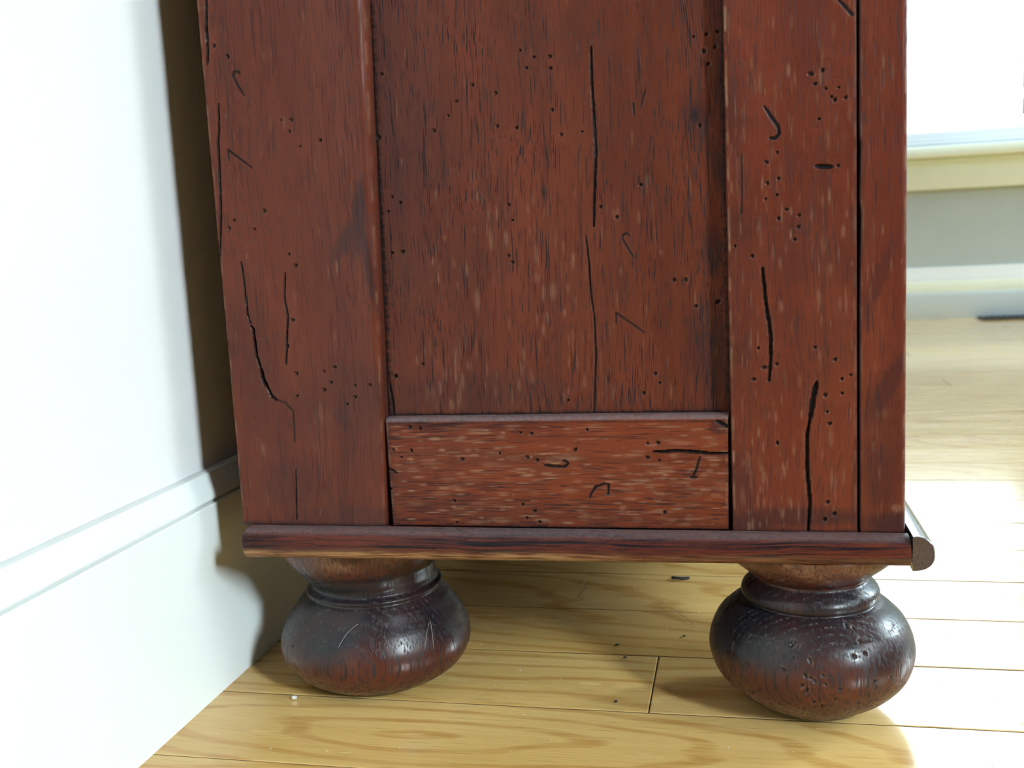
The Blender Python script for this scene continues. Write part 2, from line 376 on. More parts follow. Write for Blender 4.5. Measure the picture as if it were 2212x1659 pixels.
kg = NT('window_glass')
kg.t.nodes.remove(kg.b)
gl = kg.n('BsdfGlossy', {'Color': (1, 1, 1, 1), 'Roughness': 0.0})
tr = kg.n('BsdfTransparent', {'Color': (0.95, 0.98, 0.97, 1)})
fr = kg.n('Fresnel', {'IOR': 1.45})
mx = kg.n('MixShader', {0: fr.outputs[0], 1: tr.outputs[0], 2: gl.outputs[0]})
kg.t.links.new(mx.outputs[0], kg.t.nodes['Material Output'].inputs['Surface'])
M_GLASS = kg.m

# ------------------------------------------------------------------ the room
XW, XB = -0.0386, -0.0266                     # wall plane, baseboard face
struct(box('wall_left', XW - 0.12, XW, FY - 0.12, BY + 0.15, 0.0, CZ, M_WALL))
# baseboard: plain face, a fine groove, an eased cove cap
prof = [(XW, 0), (XB, 0), (XB, 0.0986), (XB - 0.0005, 0.0992), (XB - 0.0032, 0.0996), (XB - 0.0032, 0.1009), (XB - 0.0008, 0.1012),
        (XB - 0.0010, 0.1034), (XB - 0.0022, 0.1064), (XB - 0.0040, 0.1094), (XB - 0.0052, 0.1114), (XB - 0.0056, 0.1130), (XB - 0.0060, 0.1138),
        (XB - 0.0068, 0.1141), (XW, 0.1141)]
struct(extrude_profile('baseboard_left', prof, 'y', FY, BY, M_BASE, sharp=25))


def wall_with_hole(name, mat, axis, p0, p1, a0, a1, *holes):
    """blocks round the openings, one mesh. axis 'x': wall runs along x between y=p0..p1"""
    bm = bmesh.new(); blocks = []; at = a0
    for h0, h1, z0, z1 in holes:
        blocks += [(at, h0, 0, CZ), (h0, h1, 0, z0), (h0, h1, z1, CZ)]; at = h1
    blocks.append((at, a1, 0, CZ))
    for s0, s1, b0, b1 in blocks:
        if axis == 'x': add_box(bm, s0, s1, p0, p1, b0, b1)
        else: add_box(bm, p0, p1, s0, s1, b0, b1)
    return struct(bm_obj(name, bm, mat))


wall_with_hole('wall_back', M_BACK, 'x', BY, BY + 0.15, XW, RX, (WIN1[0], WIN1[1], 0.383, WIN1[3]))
wall_with_hole('wall_right', M_ROOM, 'y', RX, RX + 0.12, FY, BY + 0.15, WIN2, WIN5, WIN4)
struct(box('wall_front', XW, RX + 0.12, FY - 0.12, FY, 0.0, CZ, M_ROOM))
struct(box('ceiling', XW - 0.12, RX + 0.12, FY - 0.12, BY + 0.15, CZ, CZ + 0.1, M_CEIL))
fl = struct(box('floor', XW - 0.12, RX + 0.12, FY - 0.12, BY + 0.15, -0.05, -0.012, M_SUB))

# strip floor: every board a child of the floor
PITCH, Y0 = 0.0665, 0.01265
board_meshes = {}


def board_mesh(L):
    if L not in board_meshes:
        e, eb, w, hh = 0.00022, 0.0006, PITCH / 2 - 0.00028, L / 2 - 0.00028
        vs = []
        for x, y, z in ((hh, w, -0.012), (hh, w, -e), (hh - eb, w - eb, 0)):
            vs += [(-x, -y, z), (x, -y, z), (x, y, z), (-x, y, z)]
        fs = []
        for r in (0, 4):
            for i in range(4): fs.append((r + i, r + (i + 1) % 4, r + 4 + (i + 1) % 4, r + 4 + i))
        fs.append((8, 9, 10, 11))
        me = bpy.data.meshes.new('floor_board'); me.from_pydata(vs, [], fs); me.update(); me.materials.append(M_OAK); me.materials.append(M_SUB)
        for p in me.polygons[:4]: p.material_index = 1
        board_meshes[L] = me
    return board_meshes[L]


LENS = (0.6, 0.9, 1.2, 1.5)
row0 = math.floor((FY - Y0) / PITCH)
row1 = math.ceil((BY - Y0) / PITCH)
jrng = random.Random(11)
nb = 0
for r in range(row0, row1 + 1):
    yc = Y0 + (r + 0.5) * PITCH
    if yc < -1.6: continue
    xs = [XB - jrng.choice((0.1, 0.35, 0.6, 0.8))]
    if r == 0: seq = [(0.196 - 0.6, 0.6), (0.196, 1.5), (1.696, 1.5)]
    else:
        seq = []; x = xs[0] - 0.05
        while x < RX:
            L = jrng.choice(LENS[1:]); seq.append((x, L)); x += L
        if r in (-1, 1, 2, 3, -2):                       # unbroken boards beside the cabinet's feet
            seq = [(-0.4 - 0.13 * abs(r), 1.5), (1.1 - 0.13 * abs(r), 1.5), (2.6 - 0.13 * abs(r), 0.9)]
    for x, L in seq:
        o = bpy.data.objects.new('floor_board', board_mesh(L)); COL.objects.link(o)
        o.parent = fl; o.location = (x + L / 2, yc, jrng.uniform(-0.00012, 0.00012)); nb += 1
        o['grain_x'] = jrng.uniform(-0.4, 0.4) * L; o['grain_y'] = jrng.uniform(-0.05, 0.05); o['grain_tilt'] = jrng.choice((0.05, 0.10, 0.2))
        if r == -1 and x < 0 < x + L: o['grain_x'] = 0.085 - (x + L / 2); o['grain_y'] = -0.003; o['grain_tilt'] = 0.22

# back wall trim
prof = [(BY, 0), (BY - 0.019, 0), (BY - 0.019, 0.052), (BY - 0.0165, 0.058), (BY - 0.0150, 0.0605), (BY, 0.0605)]
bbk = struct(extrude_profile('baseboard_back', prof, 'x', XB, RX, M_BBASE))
prof = [(BY, 0.0606), (BY - 0.0140, 0.0606), (BY - 0.0140, 0.083), (BY - 0.0130, 0.0845), (BY, 0.0845)]
extrude_profile('cap_fillet', prof, 'x', XB, RX, M_WARM_TRIM, bbk)
prof = [(BY, 0.0846), (BY - 0.0120, 0.0846), (BY - 0.0115, 0.089), (BY - 0.0085, 0.098), (BY - 0.0050, 0.109), (BY - 0.0035, 0.1150), (BY, 0.1155)]
extrude_profile('cap_molding', prof, 'x', XB, RX, M_SASH, bbk)

# window in the back wall
w1 = bpy.data.objects.new('window_1', None); COL.objects.link(w1); struct(w1)
w1.location = (WIN1[0], BY, 0.0)
OW = (WIN1[0], BY, 0.0)
x0, x1, z0, z1 = WIN1
box('window_apron', x0 - 0.09, x1 + 0.09, BY - 0.016, BY, 0.287, 0.3535, M_WARM_TRIM, w1, 0.0012, OW)
prof = [(BY + 0.10, 0.3545), (BY - 0.046, 0.3545), (BY - 0.0495, 0.357), (BY - 0.051, 0.363), (BY - 0.0505, 0.372), (BY - 0.048, 0.3775), (BY - 0.044, 0.379), (BY + 0.10, 0.381)]
extrude_profile('window_sill', prof, 'x', x0 - 0.12, x1 + 0.12, M_WARM_TRIM, w1, OW)
bm = bmesh.new()
for k_, (ya, zb) in enumerate(((0.020, 0.392), (0.036, 0.402), (0.052, 0.412))):       # stepped vinyl frame
    add_box(bm, x0, x1, BY + ya, BY + ya + 0.0175, 0.3805, zb, 0.002)
    add_box(bm, x0, x0 + 0.02 + 0.012 * k_, BY + ya, BY + ya + 0.0175, zb, z1, 0.002)
    add_box(bm, x1 - 0.02 - 0.012 * k_, x1, BY + ya, BY + ya + 0.0175, zb, z1, 0.002)
    add_box(bm, x0, x1, BY + ya, BY + ya + 0.0175, z1 - 0.02 - 0.012 * k_, z1, 0.002)
bm_obj('window_frame', bm, M_SASH, w1, True).location = (-OW[0], -OW[1], 0)
bm = bmesh.new()
for a in ((x0 + 0.04, x1 - 0.04, 0.405, 0.419), (x0 + 0.04, x1 - 0.04, z1 - 0.07, z1 - 0.04)):
    add_box(bm, a[0], a[1], BY + 0.0705, BY + 0.10, a[2], a[3], 0.003)
for a in ((x0 + 0.04, x0 + 0.075), (x1 - 0.075, x1 - 0.04)):
    add_box(bm, a[0], a[1], BY + 0.0705, BY + 0.10, 0.419, z1 - 0.07, 0.003)
bm_obj('window_sash', bm, M_SASH, w1, True).location = (-OW[0], -OW[1], 0)
box('glass_pane', x0 + 0.07, x1 - 0.07, BY + 0.083, BY + 0.087, 0.416, z1 - 0.065, M_GLASS, w1, 0, OW)
bm = bmesh.new()
for a in ((x0 - 0.09, x0, 0.381, z1 + 0.09), (x1, x1 + 0.09, 0.381, z1 + 0.09), (x0, x1, z1, z1 + 0.09)):
    add_box(bm, a[0], a[1], BY - 0.018, BY, a[2], a[3], 0.002)
bm_obj('window_casing', bm, M_WARM_TRIM, w1, True).location = (-OW[0], -OW[1], 0)


def plain_window(name, axis, p, hole, depth):
    """frame, mullion and sill of a window out of the picture; p = wall face"""
    h0, h1, a0, a1 = hole
    bm = bmesh.new()
    t = 0.03
    mid = (h0 + h1) / 2
    for s0, s1, b0, b1 in ((h0, h0 + t, a0, a1), (h1 - t, h1, a0, a1), (h0 + t, h1 - t, a0, a0 + t), (h0 + t, h1 - t, a1 - t, a1)):
        if axis == 'x': add_box(bm, s0, s1, p, p + depth, b0, b1, 0.002)
        else: add_box(bm, p, p + depth, s0, s1, b0, b1, 0.002)
    return struct(bm_obj(name, bm, M_SASH, None, True))


plain_window('window_2', 'y', RX + 0.01, WIN2, 0.03)
plain_window('window_3', 'y', RX + 0.01, WIN5, 0.03)
plain_window('window_4', 'y', RX + 0.01, WIN4, 0.03)

# ------------------------------------------------------------------ outside
n = 60
gx = np.linspace(-3, 6, n); gy = np.linspace(BY + 0.9, 9, n)
X, Y = np.meshgrid(gx, gy)
Z = 0.60 * smooth01((Y - (BY + 0.9)) / 1.6) + 0.02 * np.sin(X * 3.1 + 0.6) + 0.03 * np.sin(Y * 2.0 + X) - 0.02
idx = np.arange(n * n).reshape(n, n)
Fq = np.stack([idx[:-1, :-1], idx[:-1, 1:], idx[1:, 1:], idx[1:, :-1]], -1).reshape(-1, 4)
bank = mesh_np('ground', np.stack([X, Y, Z], -1).reshape(-1, 3), Fq, M_SNOW)
bank['kind'] = 'structure'; bank['label'] = 'pale sloping ground outside the bright window'
fx, fy = 1.33, 3.9
fence = thing('slatted_fence', 'grey slatted fence seen through the right edge of the window', 'fence', (fx, fy, 0.45))
for i in range(10):
    box('slat', 0.0, 1.6, 0, 0.02, 0.15 + i * 0.098, 0.15 + i * 0.098 + 0.066, M_SLAT, fence, 0.002)
for px_ in (0.25, 1.3):
    box('post', px_, px_ + 0.06, 0.021, 0.07, -0.1, 1.2, M_SLAT, fence, 0.003)

# ------------------------------------------------------------------ the cabinet
CAB = (0.155, 0.75, 0.0)
cab = thing('wooden_cabinet', 'dark reddish brown distressed wooden cabinet on round bun feet beside the white wall', 'cabinet', CAB)
HB = 0.0938                                   # underside of stiles and rail


def seg_dist(X, Z, pts):
    """distance to a polyline, and the parameter along it (0..1)"""
    best = np.full(X.shape, 1e9); par = np.zeros(X.shape)
    L = [0.0]
    for a, b in zip(pts[:-1], pts[1:]): L.append(L[-1] + math.hypot(b[0] - a[0], b[1] - a[1]))
    for i, (a, b) in enumerate(zip(pts[:-1], pts[1:])):
        dx, dz = b[0] - a[0], b[1] - a[1]; l2 = dx * dx + dz * dz + 1e-12
        t = np.clip(((X - a[0]) * dx + (Z - a[1]) * dz) / l2, 0, 1)
        d = np.hypot(X - a[0] - t * dx, Z - a[1] - t * dz)
        m_ = d < best
        best = np.where(m_, d, best); par = np.where(m_, (L[i] + t * math.sqrt(l2)) / L[-1], par)
    return best, par


def face_piece(name, xl, xr, z_lo, z_hi, yf, thick, mat, key=None, rl=0.0008, rr=0.0008, rb=0.0006, rt=0.0008, z_fine=0.375,
               wear=(), stains=(), step=0.00045, grime_shade=(), edge_wear=(0, 0, 0), dirt_shade_edge=(0, 0, 0, 0), dust_sheen_top=0.0, lab=None):
    """one piece of the side: a finely gridded face carrying its cracks, worm holes, worn edges in relief"""
    cl = (lambda f: f if callable(f) else (lambda z: np.full_like(z, f)))
    fxl, fxr, frl, frr = cl(xl), cl(xr), cl(rl), cl(rr)
    zt = min(z_hi, z_fine)
    zs = np.linspace(z_lo, zt, int((zt - z_lo) / step) + 1)
    if z_hi > z_fine: zs = np.concatenate([zs, np.linspace(z_fine, z_hi, 8)[1:]])
    wmax = float((fxr(zs) - fxl(zs)).max())
    u = np.linspace(0, 1, int(wmax / step) + 2)
    Zg, U = np.meshgrid(zs, u, indexing='ij')
    XL, XR = fxl(zs)[:, None], fxr(zs)[:, None]
    Xg = XL + (XR - XL) * U
    dep = np.zeros_like(Xg)

    def rnd(d, r):
        r = np.maximum(np.broadcast_to(r, d.shape), 1e-5)
        q = np.clip((r - d) / r, 0, 1)
        return r * (1 - np.sqrt(np.clip(1 - q * q, 0, 1)))
    dl, dr, db, dt = Xg - XL, XR - Xg, Zg - z_lo, z_hi - Zg
    # edges are never quite straight
    nz = lambda s, a: a * (np.sin(Zg * s) + 0.6 * np.sin(Zg * s * 2.7 + 1.3) + 0.4 * np.sin(Zg * s * 6.1 + 4.0)) / 2
    dep = np.maximum.reduce([rnd(dl, frl(zs)[:, None]), rnd(dr, frr(zs)[:, None]), rnd(db, rb), rnd(dt, rt)])
    dep += 0.00012 * np.sin(Xg * 90 + 1) * np.sin(Zg * 40) + 0.0001 * np.sin(Zg * 150 + Xg * 60)
    dirt_shade = np.zeros_like(Xg); wr = np.zeros_like(Xg); st = np.zeros_like(Xg)
    k = 1e-3
    wig = (np.sin(Zg * 900 + Xg * 500) + np.sin(Zg * 2100 + 2) + np.sin(Xg * 1900)) / 3
    for pts, w, d in CRACKS.get(key, ()):
        P_ = [(a * k, b * k) for a, b in pts]; W_ = w * k * 0.62; D_ = d * k
        a0, a1 = min(p[0] for p in P_) - 3 * k, max(p[0] for p in P_) + 3 * k
        b0, b1 = min(p[1] for p in P_) - 3 * k, max(p[1] for p in P_) + 3 * k
        i0, i1 = np.searchsorted(zs, [b0, b1])
        if i1 <= i0: continue
        sl = slice(i0, i1)
        c0 = max(0, int((a0 - XL[i0:i1].max()) / wmax * len(u)) - 6); c1 = min(len(u), int((a1 - XL[i0:i1].min()) / max(1e-6, (XR - XL)[i0:i1].min()) * len(u)) + 6)
        if c1 <= c0: continue
        q = (sl, slice(c0, c1))
        dd, pp = seg_dist(Xg[q], Zg[q], P_)
        ww = W_ * (0.55 + 0.45 * np.sin(np.clip(pp, 0, 1) * math.pi) ** 0.5) * (1 + 0.35 * wig[q]) + 0.00012
        v = smooth01((ww * 1.25 - dd) / (ww * 0.8))
        dep[q] = np.maximum(dep[q], dep[q] * (1 - v) + D_ * v)
        dirt_shade[q] = np.maximum(dirt_shade[q], smooth01((ww * 1.5 - dd) / (ww * 0.9)) * min(1.0, 0.78 + d * 0.3))
        wr[q] = np.maximum(wr[q], 0.07 * smooth01((ww * 2.6 - dd) / (ww * 1.2)) * (1 - dirt_shade[q]) * (wig[q] > -0.1))
    hr = random.Random(len(key or 'a') * 31)
    for hx, hz in HOLES.get(key, ()):
        hx *= k; hz *= k; r1 = hr.uniform(0.55, 0.95) * k; el = hr.uniform(1.0, 1.5); an = hr.uniform(0, math.pi)
        i0, i1 = np.searchsorted(zs, [hz - 4 * k, hz + 4 * k])
        if i1 <= i0: continue
        c = int((hx - XL[i0, 0]) / (XR - XL)[i0, 0] * len(u)); c0, c1 = max(0, c - 9), min(len(u), c + 10)
        if c1 <= c0: continue
        q = (slice(i0, i1), slice(c0, c1))
        A, B = Xg[q] - hx, Zg[q] - hz
        a_, b_ = A * math.cos(an) + B * math.sin(an), -A * math.sin(an) + B * math.cos(an)
        dd = np.hypot(a_, b_ / el)
        v = smooth01((r1 * 1.25 - dd) / (r1 * 0.75))
        dep[q] = np.maximum(dep[q], 1.1 * k * v)
        dirt_shade[q] = np.maximum(dirt_shade[q], v * 0.9)
        wr[q] = np.maximum(wr[q], 0.12 * smooth01((r1 * 2.2 - dd) / r1) * (1 - v) * (A > 0))
    wrg = random.Random(len(name) * 17 + 5)
    for (ax0, ax1, az0, az1, cnt, sx, sz, lo, hi) in wear:
        for _ in range(cnt):
            cx, cz = wrg.uniform(ax0, ax1), wrg.uniform(az0, az1)
            sc_ = math.exp(wrg.gauss(0, 0.45)); a_, b_ = sx * sc_, sz * math.exp(wrg.gauss(0, 0.35)); it = wrg.uniform(lo, hi)
            i0, i1 = np.searchsorted(zs, [cz - 2.2 * b_, cz + 2.2 * b_])
            if i1 <= i0: continue
            cc = (cx - XL[i0, 0]) / (XR - XL)[i0, 0] * len(u); h_ = int(2.2 * a_ / step) + 2
            c0, c1 = max(0, int(cc - h_)), min(len(u), int(cc + h_))
            if c1 <= c0: continue
            q = (slice(i0, i1), slice(c0, c1))
            g = np.exp(-((Xg[q] - cx) / a_) ** 2 - ((Zg[q] - cz) / b_) ** 2)
            wr[q] = np.maximum(wr[q], 0.5 * it * smooth01(g * 1.4))
    for (cx, cz, ax, az, it, tilt) in stains:
        A, B = Xg - cx, Zg - cz
        a_, b_ = A * math.cos(tilt) + B * math.sin(tilt), -A * math.sin(tilt) + B * math.cos(tilt)
        g = np.exp(-(a_ / ax) ** 2 - (b_ / az) ** 2)
        st = np.maximum(st, it * smooth01(g * 1.5 + 0.12 * wig * (g > 0.05)))
    pat = np.clip(0.5 + 0.9 * np.sin(Zg * 310 + 1.7 * np.sin(Zg * 97)) + 0.5 * np.sin(Zg * 830 + 2), 0, 1)
    patx = np.clip(0.5 + 0.9 * np.sin(Xg * 310 + 1.7 * np.sin(Xg * 97)) + 0.5 * np.sin(Xg * 830 + 2), 0, 1)
    for d_, amt, p_ in ((dl, edge_wear[0], pat), (dr, edge_wear[1], pat), (dt, edge_wear[2], patx)):
        if amt: wr = np.maximum(wr, amt * p_ * smooth01(1 - np.abs(d_ - 0.0009) / 0.0008))
    for d_, amt in ((dl, dirt_shade_edge[0]), (dr, dirt_shade_edge[1]), (db, dirt_shade_edge[2]), (dt, dirt_shade_edge[3])):
        if amt: st = np.maximum(st, 0.75 * smooth01((amt - d_) / amt + 0.18 * wig * (d_ < amt)))  # edges darkened by dirt and by painted recess shade
    for fn, side, w_ in grime_shade:                    # shade and grime of recesses and joints, painted dark into the corners
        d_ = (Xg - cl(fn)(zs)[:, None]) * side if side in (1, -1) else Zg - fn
        dirt_shade = np.maximum(dirt_shade, 0.9 * smooth01((w_ * (1 + 0.5 * wig) - d_) / w_))
    Yg = yf + dep
    nzv, nu = Xg.shape
    V = np.stack([Xg - CAB[0], Yg - CAB[1], Zg - CAB[2]], -1).reshape(-1, 3)
    idx = np.arange(nzv * nu).reshape(nzv, nu)
    F = np.stack([idx[:-1, :-1], idx[:-1, 1:], idx[1:, 1:], idx[1:, :-1]], -1).reshape(-1, 4)
    ring = np.concatenate([idx[0, :], idx[1:, -1], idx[-1, -2::-1], idx[-2:0:-1, 0]])
    rv = V[ring].copy(); rv[:, 1] = yf + thick - CAB[1]
    n0 = len(V); n_ = len(ring)
    j = np.arange(n_); jn = (j + 1) % n_
    F2 = np.stack([ring[j], n0 + j, n0 + jn, ring[jn]], -1)
    V = np.concatenate([V, rv])
    du = np.zeros_like(Xg)
    if dust_sheen_top:
        du = 0.8 * smooth01((dust_sheen_top - dt) / (dust_sheen_top * 0.35))  # dust plus the sky's grey sheen, painted on the top edge
        dirt_shade = np.maximum(dirt_shade, 0.8 * smooth01(1 - np.abs(dt - dust_sheen_top * 1.15) / (dust_sheen_top * 0.28)) * (0.55 + 0.45 * wig))
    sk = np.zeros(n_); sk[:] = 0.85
    if dust_sheen_top: sk = np.where(V[ring][:, 2] > z_hi - CAB[2] - 1e-4, 0.0, sk)
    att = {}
    for nm, a, s_ in (('dirt_shade', dirt_shade, sk), ('wear', wr, 0 * sk), ('stain', st, 0 * sk), ('dust', du, 0.8 - sk)):
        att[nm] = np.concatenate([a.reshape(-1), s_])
    # sides of a piece are painted near black so its gaps stay dark
    o = mesh_np(name, V, np.concatenate([F, F2]), mat, cab, att, True, 55)
    if lab: o['label'] = lab
    return o


lerp = lambda pts: (lambda z: np.interp(z, [p[0] for p in pts], [p[1] for p in pts]))
ZT = 0.80
face_piece('left_stile', 0.0, lerp([(HB, 0.0745), (0.148, 0.0768), (0.34, 0.0815), (ZT, 0.0815)]), HB, ZT + 0.05, 0.0, 0.022, M_STILE, 'left',
           rl=0.0009, rr=lerp([(HB, 0.0006), (0.15, 0.0018), (0.19, 0.0036), (0.34, 0.0058), (ZT, 0.0058)]),
           wear=[(0.0, 0.07, 0.10, 0.36, 60, 0.0003, 0.0022, 0.15, 0.5), (0.04, 0.05, 0.12, 0.15, 10, 0.0010, 0.004, 0.1, 0.3)],
           stains=[(0.0655, 0.232, 0.0034, 0.009, 0.5, -0.55), (0.0715, 0.240, 0.0030, 0.018, 0.55, -0.15), (0.0742, 0.222, 0.0020, 0.020, 0.6, 0.10), (0.060, 0.226, 0.003, 0.006, 0.35, -0.5),
                   (0.026, 0.115, 0.014, 0.012, 0.35, 0), (0.055, 0.10, 0.03, 0.004, 0.3, 0), (0.012, 0.18, 0.01, 0.03, 0.25, 0.1)],
           edge_wear=(0.35, 0.22, 0), dirt_shade_edge=(0, 0, 0.004, 0), grime_shade=((HB, 0, 0.0012),), lab='left upright board with a rounded inner edge')
face_piece('side_panel', 0.072, 0.2405, 0.1452, ZT + 0.01, 0.008, 0.012, M_PANEL, 'panel', rl=0.0001, rr=0.0001, rb=0.0001, rt=0.0001,
           wear=[(0.10, 0.17, 0.16, 0.255, 50, 0.0007, 0.0028, 0.18, 0.55), (0.08, 0.235, 0.15, 0.34, 90, 0.00028, 0.003, 0.12, 0.45), (0.15, 0.22, 0.15, 0.25, 45, 0.0004, 0.002, 0.15, 0.5),
                 (0.09, 0.15, 0.15, 0.18, 22, 0.0008, 0.003, 0.2, 0.5)],
           stains=[(0.231, 0.218, 0.004, 0.010, 0.5, 0.0), (0.236, 0.25, 0.003, 0.014, 0.45, 0.3), (0.230, 0.172, 0.010, 0.020, 0.4, 0.2), (0.2245, 0.276, 0.0022, 0.0035, 0.85, 0), (0.225, 0.275, 0.006, 0.009, 0.4, 0),
                   (0.237, 0.31, 0.004, 0.05, 0.3, 0), (0.12, 0.158, 0.04, 0.008, 0.3, 0), (0.09, 0.30, 0.016, 0.07, 0.3, 0)],
           dirt_shade_edge=(0.013, 0.004, 0.004, 0), grime_shade=((lerp([(0.148, 0.0772), (0.34, 0.0818), (ZT, 0.0818)]), 1, 0.0022), (0.2372, -1, 0.0016), (0.1467, 0, 0.0020)), lab='recessed centre panel')
face_piece('bottom_rail', lerp([(HB, 0.0775), (0.147, 0.0771)]), lerp([(HB, 0.2355), (0.147, 0.2365)]), HB + 0.0003, 0.1467, 0.0015, 0.0195, M_RAIL, 'rail',
           rl=0.0006, rr=0.0007, rb=0.0005, rt=0.0026,
           wear=[(0.08, 0.235, 0.096, 0.143, 260, 0.0024, 0.00042, 0.35, 1.1), (0.08, 0.235, 0.096, 0.143, 40, 0.0032, 0.0009, 0.3, 0.8), (0.17, 0.235, 0.096, 0.125, 70, 0.002, 0.0005, 0.25, 0.7)],
           stains=[(0.15, 0.100, 0.05, 0.004, 0.25, 0), (0.105, 0.103, 0.02, 0.003, 0.35, 0.0), (0.232, 0.141, 0.004, 0.003, 0.6, 0)],
           dust_sheen_top=0.0024, edge_wear=(0.3, 0.45, 0), dirt_shade_edge=(0.0035, 0.001, 0.0015, 0), grime_shade=((HB, 0, 0.0012), (lerp([(HB, 0.0775), (0.147, 0.0771)]), 1, 0.0006)), lab='horizontal bottom rail with worn finish')
face_piece('right_stile', 0.2372, 0.2902, HB, ZT + 0.05, 0.0, 0.022, M_RSTILE, 'right', rl=0.0012, rr=0.0008,
           wear=[(0.239, 0.289, 0.10, 0.37, 230, 0.00032, 0.0028, 0.2, 0.7), (0.239, 0.289, 0.10, 0.37, 30, 0.0006, 0.0030, 0.2, 0.5), (0.238, 0.262, 0.096, 0.13, 40, 0.0004, 0.002, 0.3, 0.7)],
           stains=[(0.263, 0.101, 0.03, 0.004, 0.5, 0), (0.24, 0.11, 0.006, 0.02, 0.4, 0), (0.245, 0.098, 0.01, 0.006, 0.6, 0), (0.27, 0.33, 0.012, 0.05, 0.2, 0)],
           edge_wear=(0.65, 0.2, 0), dirt_shade_edge=(0, 0.0012, 0.0025, 0), grime_shade=((HB, 0, 0.0012),), lab='right upright board with worm holes and cracks')
face_piece('front_stile', lerp([(HB, 0.2912), (0.19, 0.2910), (0.231, 0.2917), (0.236, 0.2911), (0.26, 0.2916), (0.262, 0.2911), (ZT, 0.2911)]), 0.3100, HB, ZT + 0.05, 0.0003, 0.022, M_FRONT, 'front',
           rl=0.0006, rr=0.0026, wear=[(0.293, 0.308, 0.10, 0.37, 60, 0.0003, 0.003, 0.15, 0.45), (0.3057, 0.3061, 0.1044, 0.1056, 5, 0.0011, 0.0011, 0.7, 1.0)],
           stains=[(0.302, 0.158, 0.0035, 0.016, 0.5, -0.5), (0.299, 0.118, 0.006, 0.012, 0.35, 0), (0.305, 0.099, 0.012, 0.004, 0.6, 0), (0.297, 0.20, 0.003, 0.02, 0.25, -0.4)],
           edge_wear=(0.15, 0.35, 0), dirt_shade_edge=(0.001, 0, 0.003, 0), grime_shade=((HB, 0, 0.0012),), lab='narrow front corner board beyond a dark groove')

# hidden carcass, top and bottom close the cabinet; length added to block window light
bm = bmesh.new()
add_box(bm, 0.004, 0.305, 0.0225, 1.50, HB + 0.001, 0.85)
bm_obj('carcass', bm, M_CARC, cab).location = (-CAB[0], -CAB[1], -CAB[2])
box('top_rail', 0.0765, 0.2367, 0.0015, 0.021, ZT, ZT + 0.05, M_RAIL, cab, 0.0008, CAB)
box('top_board', -0.006, 0.33, -0.015, 1.515, 0.8505, 0.875, M_RAIL, cab, 0.004, CAB)
box('bottom_board', 0.003, 0.3085, 0.0005, 1.495, 0.0815, HB - 0.0002, M_MOLD, cab, 0.0004, CAB)

# side moulding: a half-round nose, slightly heavier towards the wall
def nose_profile(zb, zt, depth):
    pts = []
    h = (zt - zb) / 2; zc = (zt + zb) / 2
    for i in range(25):
        a = -math.pi / 2 + math.pi * i / 24
        sx, sz = math.cos(a), math.sin(a)
        pts.append((depth * (abs(sx) ** 0.72), zc + h * math.copysign(abs(sz) ** 0.80, sz)))
    return pts


NXM = 300
ux = np.linspace(0.0028, 0.3106, NXM)
prof_n = 25
V, wearv, stv, duv = [], [], [], []
for i, x in enumerate(ux):
    zb = 0.0788 + (x / 0.31) * 0.0022
    e = max(0.0, 1 - (x - 0.0028) / 0.0022)                # eased cut end by the wall
    sh = 0.0018 * (1 - math.sqrt(max(0, 1 - e * e)))
    dp = 0.0100 + 0.00012 * math.sin(x * 70) + 0.0001 * math.sin(x * 210 + 1)
    for j, (d, z) in enumerate(nose_profile(zb + sh, 0.0943 - sh, dp - sh)):
        V.append((x, -d, z))
        t = (z - zb) / (0.0943 - zb)
        wearv.append(1.0 * float(smooth01((0.46 - t) / 0.22)) * (0.55 + 0.45 * math.sin(x * 37 + 2) ** 2) * (1.0 if x < 0.12 else max(0.30, 1 - (x - 0.12) * 6)))
        duv.append(0.65 * float(smooth01((t - 0.80) / 0.16)))  # dust and sky sheen painted along the moulding's top
        stv.append(0.55 * float(smooth01((t - 0.18) / 0.2) * smooth01((0.62 - t) / 0.2)) * float(smooth01((0.11 - x) / 0.08)))
V = np.array(V); V[:, 1] += 0.0
idx = np.arange(NXM * prof_n).reshape(NXM, prof_n)
F = np.stack([idx[:-1, :-1], idx[1:, :-1], idx[1:, 1:], idx[:-1, 1:]], -1).reshape(-1, 4)
back = np.stack([idx[:-1, 0], idx[:-1, -1], idx[1:, -1], idx[1:, 0]], -1)
c0, c1 = V[idx[0]].mean(0), V[idx[-1]].mean(0)
VV = np.concatenate([V, [c0, c1]]) - np.array(CAB)
n0 = len(V)
tri0 = np.array([(n0, idx[0, j], idx[0, j + 1], idx[0, j + 1]) for j in range(prof_n - 1)])
faces = [tuple(map(int, f)) for f in np.concatenate([F, back])]
faces += [(n0, int(idx[0, j]), int(idx[0, j + 1])) for j in range(prof_n - 1)] + [(n0, int(idx[0, -1]), int(idx[0, 0]))]
faces += [(n0 + 1, int(idx[-1, j + 1]), int(idx[-1, j])) for j in range(prof_n - 1)] + [(n0 + 1, int(idx[-1, 0]), int(idx[-1, -1]))]
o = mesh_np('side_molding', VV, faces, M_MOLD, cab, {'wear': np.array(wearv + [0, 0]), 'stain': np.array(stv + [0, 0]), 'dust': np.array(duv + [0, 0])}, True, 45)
o['label'] = 'half-round base moulding streaked dark and pale along its lower edge'
